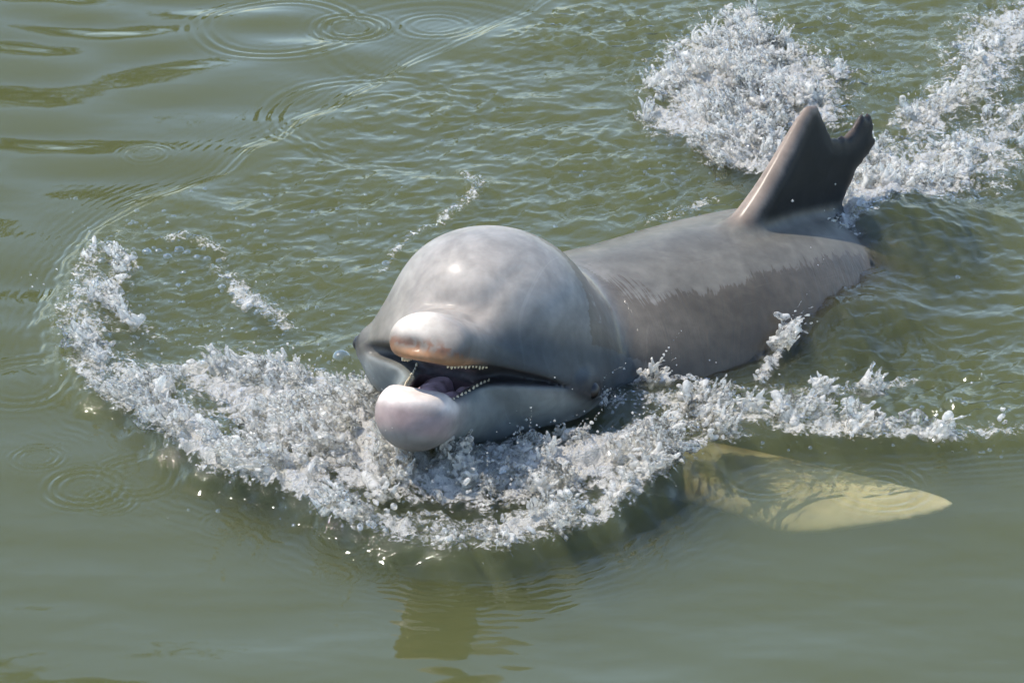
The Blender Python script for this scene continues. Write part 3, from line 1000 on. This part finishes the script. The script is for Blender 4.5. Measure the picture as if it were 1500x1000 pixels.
def splat(A, lo, h, P, R, stretch=None):
    """metaballs: add soft spheres to the field A"""
    n = A.shape
    for p, r in zip(P, R):
        w_ = r * 1.9
        a = np.maximum(np.floor((p - w_ - lo) / h).astype(int), 0)
        b = np.minimum(np.ceil((p + w_ - lo) / h).astype(int) + 1, n)
        if (b <= a).any(): continue
        gx = lo[0] + np.arange(a[0], b[0]) * h - p[0]
        gy = lo[1] + np.arange(a[1], b[1]) * h - p[1]
        gz = lo[2] + np.arange(a[2], b[2]) * h - p[2]
        d2 = (gx * gx)[:, None, None] + (gy * gy)[None, :, None] + (gz * gz)[None, None, :]
        A[a[0]:b[0], a[1]:b[1], a[2]:b[2]] -= np.clip(1 - d2 / (w_ * w_), 0, None) ** 2


def sample_foam(n, x0, x1, y0, y1, lo_=.45, power=1.5):
    out = []
    while len(out) < n:
        x = rng.uniform(x0, x1, n * 4); y = rng.uniform(y0, y1, n * 4)
        f_ = foam_at(x, y) * (.60 + 1.05 * noise(x * 13, y * 13, seed=77) + .8 * noise(x * 38, y * 38, seed=78))
        ok = rng.random(n * 4) < np.clip((f_ - lo_) / (1.1 - lo_), 0, 1) ** power
        out += list(zip(x[ok], y[ok]))
    return np.array(out[:n])


def make_splash(name, label, cat, box, counts, vel, h=.0024, hmax=.11):
    x0, x1, y0, y1 = box
    lo = np.array([x0 - .03, y0 - .03, -.03])
    n = np.ceil((np.array([x1 + .03, y1 + .03, hmax + .06]) - lo) / h).astype(int)
    A = np.full(n, .42, np.float32)
    P = []; R = []
    nl, nj, ns = counts
    # short curled threads hugging the surface
    pts = sample_foam(nl, *box, lo_=.36)
    z = water_z(pts[:, 0], pts[:, 1])
    for (x, y), zz in zip(pts, z):
        p = np.array([x, y, zz + rng.gamma(1.5, .0045) - .002])
        dv_ = rng.normal(0, 1, 3); dv_[2] *= .5; dv_ += np.array([-.5, -.5, .3]); dv_ /= np.linalg.norm(dv_)
        r0 = .0011 + rng.gamma(2.0, .00055)
        for i in range(rng.integers(3, 8)):
            P.append(p.copy()); R.append(r0 * (.75 + .5 * rng.random()))
            dv_ = dv_ + rng.normal(0, .45, 3); dv_ /= np.linalg.norm(dv_)
            p = p + dv_ * r0 * 1.15
    # thin torn sheets standing up
    pts = sample_foam(ns, *box, lo_=.45, power=1.0)
    z = water_z(pts[:, 0], pts[:, 1])
    for (x, y), zz in zip(pts, z):
        v = vel(x, y) + rng.normal(0, .35, 3); v /= np.linalg.norm(v)
        wd = np.cross(v, rng.normal(0, 1, 3)); wd /= np.linalg.norm(wd)
        nn = np.cross(v, wd)
        L_ = rng.uniform(.012, .036); W_ = rng.uniform(.008, .030); cv_ = rng.uniform(-40, 40)
        ni = int(L_ / .0022) + 1; nj_ = int(W_ / .0022) + 1
        ph = rng.uniform(0, 6)
        for i in range(ni):
            for j in range(nj_):
                a_s = i * .0022; b_s = (j - nj_ / 2) * .0022
                if a_s > L_ * (.65 + .35 * math.sin(ph + j * 1.1)): continue
                P.append(np.array([x, y, zz]) + v * a_s + wd * b_s + nn * cv_ * (b_s * b_s + a_s * a_s * .5)); R.append(.00165)
    pts = sample_foam(nj, *box, lo_=.5, power=1.0)
    z = water_z(pts[:, 0], pts[:, 1])
    for (x, y), zz in zip(pts, z):
        v = vel(x, y); sp_ = rng.gamma(2.2, .22)
        v = v * sp_ + rng.normal(0, .14, 3) * (.4 + sp_); v[2] = abs(v[2])
        T = rng.uniform(.03, .11); k = rng.integers(9, 22); r0 = rng.uniform(.0016, .0034)
        for i in range(k):
            t = T * i / k
            p = np.array([x, y, zz]) + v * t + np.array([0, 0, -4.9 * t * t])
            rr = r0 * (1 - .75 * i / k) * (.7 + .6 * rng.random())
            if p[2] > zz - .01: P.append(p); R.append(max(rr, .0011))
        if rng.random() < .35:
            P.append(p + rng.normal(0, .002, 3)); R.append(r0 * .6)
    P = np.array(P); R = np.array(R)
    dd = dolphin_sdf(P)
    keep = dd > -.002
    P, R = P[keep], R[keep]
    splat(A, lo, h, P, R)
    A[0], A[-1], A[:, 0], A[:, -1], A[:, :, 0], A[:, :, -1] = (.42,) * 6
    V_, Q_ = nets_from_array(A, lo, h)
    for k_ in range(3):
        V_[:, k_] += .0010 * noise(V_[:, 0] * 150, V_[:, 1] * 150, V_[:, 2] * 150, seed=60 + k_)
    o = mesh_obj(name, V_, Q_, M_SPLASH)
    tag(o, label, cat, kind='stuff')
    return o


M_SPLASH = water_material('splash_water', volume=False, foam_const=SPLASH_FOAM, fine=.3, flo=1.20, fhi=1.46, fmax=.74, bmp=.45)


def v_bow(x, y):
    d = np.array([x - head_c[0], y - head_c[1] - .12]); d = d / (np.linalg.norm(d) + 1e-6)
    return np.array([d[0] * .8, d[1] * .8, 1.1])


def v_fin(x, y):
    return np.array([-.6, .35, 1.5])


def v_wake(x, y):
    return np.array([.4, .3, .9])


b0 = unproj(20, 820, 0); b1 = unproj(1010, 340, 0)
make_splash('bow_splash', 'white churned bow wave thrown up under the jaw and to the left of the head', 'splash',
            (-.74, .30, -.66, .30), (2400, 1000, 700), v_bow, h=.0021)
make_splash('fin_splash', 'white burst of spray thrown up behind the dorsal fin', 'splash',
            (.20, .62, .48, 1.42), (1700, 750, 400), v_fin, h=.0027)
make_splash('wake_splash', 'broken froth trailing to the right of the dorsal fin', 'splash',
            (.38, .98, -.02, 1.35), (1300, 360, 240), v_wake, h=.0028)
make_splash('shoulder_splash', 'low line of froth along the wave right of the head', 'splash',
            (.18, .84, -.42, 0.02), (900, 240, 220), v_bow, h=.0024, hmax=.06)

# loose droplets
ico_v, ico_f = surface_nets(lambda p: np.linalg.norm(p, axis=1) - 1, (-1.6,) * 3, (1.6,) * 3, .8, 4)


def droplets(name, label, n, box, vel, smin_=.0007, smax_=.0024, hz_=.03):
    pts = sample_foam(n, *box, lo_=.3, power=.8)
    pts = pts + rng.normal(0, .018, pts.shape)
    z = water_z(pts[:, 0], pts[:, 1]) + rng.gamma(1.3, hz_ * .5, n)
    P = np.column_stack([pts, z])
    P = P[dolphin_sdf(P) > .003]
    R = smin_ + (smax_ - smin_) * rng.random(len(P)) ** 3
    VV = (P[:, None] + ico_v[None] * R[:, None, None] * np.array([1, 1, 1.15])).reshape(-1, 3)
    FF = (ico_f[None] + (np.arange(len(P)) * len(ico_v))[:, None, None]).reshape(-1, 4)
    o = mesh_obj(name, VV, FF, M_SPLASH)
    tag(o, label, 'droplets', kind='stuff')


droplets('spray', 'fine drops flying over the bow wave under the jaw', 1700, (-.76, .32, -.68, .25), v_bow)
droplets('spray', 'fine drops flying around the dorsal fin', 900, (.18, .95, .1, 1.42), v_fin, .0009, .0028, .04)

# floating bubbles
M_BUB, n_, l_k = new_mat('bubble_film')
o_ = N(n_, 'ShaderNodeOutputMaterial'); lw = N(n_, 'ShaderNodeLayerWeight'); lw.inputs['Blend'].default_value = .35
gl_ = N(n_, 'ShaderNodeBsdfGlossy'); gl_.inputs['Roughness'].default_value = .05
tr_ = N(n_, 'ShaderNodeBsdfTransparent'); tr_.inputs[0].default_value = (.96, .97, .96, 1)
mx_ = N(n_, 'ShaderNodeMixShader')
l_k.new(maprange(n_, l_k, lw.outputs['Facing'], 0, 1, .13, .6), mx_.inputs[0])
l_k.new(tr_.outputs[0], mx_.inputs[1]); l_k.new(gl_.outputs[0], mx_.inputs[2]); l_k.new(mx_.outputs[0], o_.inputs[0])
bv, bf = [], []
for j in range(9):
    th_ = j / 8 * math.pi * .56
    for k in range(20):
        a = 2 * math.pi * k / 20
        bv.append((math.sin(th_) * math.cos(a), math.sin(th_) * math.sin(a), math.cos(th_) * .85))
for j in range(8):
    for k in range(20):
        bf.append((j * 20 + k, (j + 1) * 20 + k, (j + 1) * 20 + (k + 1) % 20, j * 20 + (k + 1) % 20))
bub0 = None
BOBJ = []
BUB = [(500, 522, 15, 1)] + [(u_, v_, r_, 0) for u_, v_, r_ in [
    (215, 370, 11), (232, 366, 8), (245, 372, 10), (262, 360, 12), (274, 366, 8), (288, 372, 7), (303, 372, 9), (320, 374, 7), (160, 360, 9), (170, 375, 8),
    (150, 385, 9), (182, 385, 12), (205, 392, 7), (268, 398, 6), (325, 420, 9), (340, 430, 7), (352, 438, 9), (366, 446, 8), (378, 455, 7), (458, 301, 5),
    (556, 324, 5), (476, 388, 6), (565, 380, 9), (190, 330, 5), (200, 328, 5), (240, 310, 5), (255, 315, 5), (140, 420, 8), (133, 436, 9), (300, 535, 10),
    (402, 535, 12), (352, 525, 8), (250, 480, 6), (1350, 600, 6), (1402, 408, 6), (1412, 600, 7)]]
for i, (u_, v_, r_, big) in enumerate(BUB):
    if bub0 is None:
        bub0 = mesh_obj('bubble', bv, bf, M_BUB); o = bub0
    else:
        o = bub0.copy(); COL.objects.link(o)
    BOBJ.append((o, u_, v_, big))
    p = unproj(u_, v_, 0.008)
    o.location = (p[0], p[1], water_z(p[0], p[1]) - .001)
    o.scale = (r_ / 1000 * (.95 if big else .78),) * 3
    if big: tag(o, 'large lone clear bubble floating left of the beak', 'bubble')
BG = [('in the upper left froth arc', lambda u_, v_: u_ < 335 and 355 < v_ < 400),
      ('in the slanting string left of the head', lambda u_, v_: 320 <= u_ < 480 and 385 < v_ < 500),
      ('on the bow wave froth', lambda u_, v_: v_ > 500 and u_ < 480),
      ('on the ripples behind the head', lambda u_, v_: 440 < u_ < 600 and v_ < 500),
      ('just above the upper left froth', lambda u_, v_: u_ < 300 and v_ <= 340),
      ('at the outer left wake fringe', lambda u_, v_: u_ < 300 and v_ >= 400),
      ('on the water right of the dolphin', lambda u_, v_: u_ > 1000)]
ORD = ['first', 'second', 'third', 'fourth', 'fifth', 'sixth', 'seventh', 'eighth', 'ninth', 'tenth', 'eleventh', 'twelfth', 'thirteenth', 'fourteenth', 'fifteenth', 'sixteenth']
left = [o_b for o_b in BOBJ if not o_b[3]]
for place, test in BG:
    grp = sorted([b_ for b_ in left if test(b_[1], b_[2])], key=lambda b_: b_[1])
    left = [b_ for b_ in left if b_ not in grp]
    for i, b_ in enumerate(grp):
        tag(b_[0], 'clear bubble, %s from the left %s' % (ORD[i], place), 'bubble', 'small bubbles floating on the wake')

# countless tiny bubbles on the churned water
dv = [b_ for b_ in [(math.sin(j / 3 * 1.65) * math.cos(2 * math.pi * k / 9), math.sin(j / 3 * 1.65) * math.sin(2 * math.pi * k / 9), math.cos(j / 3 * 1.65) * .9) for j in range(4) for k in range(9)]]
dfc = [(j * 9 + k, (j + 1) * 9 + k, (j + 1) * 9 + (k + 1) % 9, j * 9 + (k + 1) % 9) for j in range(3) for k in range(9)]
dv = np.array(dv); dfc = np.array(dfc)
PB = []
for u0, u1, v0, v1, cnt in [(930, 1500, 5, 330, 1500), (100, 560, 280, 560, 700), (560, 1060, 180, 380, 150), (880, 1500, 560, 670, 330), (240, 960, 560, 800, 350)]:
    uu = rng.uniform(u0, u1, cnt); vv_ = rng.uniform(v0, v1, cnt)
    w_ = unproj(uu, vv_, 0)
    keep = noise(w_[:, 0] * 7, w_[:, 1] * 7, seed=91) + .7 * noise(w_[:, 0] * 25, w_[:, 1] * 25, seed=92) + rng.normal(0, .25, cnt) > .0
    PB.append(w_[keep])
PB = np.concatenate(PB)
PB[:, 2] = water_z(PB[:, 0], PB[:, 1])
PB = PB[dolphin_sdf(PB) > .004]
RB = .0013 + .0030 * rng.random(len(PB)) ** 2.5
VV = (PB[:, None] + dv[None] * RB[:, None, None]).reshape(-1, 3)
FF = (dfc[None] + (np.arange(len(PB)) * len(dv))[:, None, None]).reshape(-1, 4)
tb = mesh_obj('tiny_bubbles', VV, FF, M_BUB)
tag(tb, 'tiny glinting bubbles strewn over the churned water', 'bubbles', kind='stuff')


# a shore tree far behind, out of frame: only its broken reflection shows at the left edge
M_LEAF = plain('leaf_green', (.05, .085, .02), .6, bscale=3, var=.4)
M_BARK = plain('tree_bark', (.09, .07, .05), .9, bump=.5, bscale=9)
tree = bpy.data.objects.new('shore_tree', None); COL.objects.link(tree); tree.location = (-7.6, 42.0, -.3)
tag(tree, 'leafy green tree on the far shore, mirrored in flecks on the calm water', 'tree')
tv, tf = [], []
def limb(a, b, ra, rb, ns=8):
    a = np.array(a, float); b = np.array(b, float); d = (b - a) / np.linalg.norm(b - a)
    e1 = np.cross(d, [0.3, 1, .1]); e1 /= np.linalg.norm(e1); e2 = np.cross(d, e1)
    o = len(tv)
    for p, r in ((a, ra), (b, rb)):
        for k in range(ns):
            an = 2 * math.pi * k / ns
            tv.append(p + (e1 * math.cos(an) + e2 * math.sin(an)) * r)
    for k in range(ns): tf.append((o + k, o + (k + 1) % ns, o + ns + (k + 1) % ns, o + ns + k))
limb((0, 0, 0), (.2, 0, 5), .38, .26); limb((.2, 0, 5), (0, .2, 10), .26, .12)
for k in range(9):
    an = k * 2.4; zb = 4 + k * .75
    limb((.1, 0, zb), (2.6 * math.cos(an), 2.6 * math.sin(an), zb + 2.2), .13, .04)
mesh_obj('trunk', tv, tf, M_BARK, tree)
cl = rng.normal(0, 1, (70, 3)); cl /= np.linalg.norm(cl, axis=1, keepdims=True)
cl = cl * (rng.random((70, 1)) ** .4) * np.array([3.1, 3.1, 4.6]) + np.array([0, 0, 9.6])
lp = (cl[rng.integers(0, 70, 9000)] + rng.normal(0, .55, (9000, 3)))
e1 = rng.normal(0, 1, (9000, 3)); e1 /= np.linalg.norm(e1, axis=1, keepdims=True)
e2 = np.cross(e1, rng.normal(0, 1, (9000, 3))); e2 /= np.linalg.norm(e2, axis=1, keepdims=True)
sz = rng.uniform(.09, .2, (9000, 1))
LV = np.stack([lp - e1 * sz, lp - e2 * sz * .5, lp + e1 * sz, lp + e2 * sz * .5], 1).reshape(-1, 3)
mesh_obj('crown', LV, np.arange(36000).reshape(-1, 4), M_LEAF, tree, smooth=False)
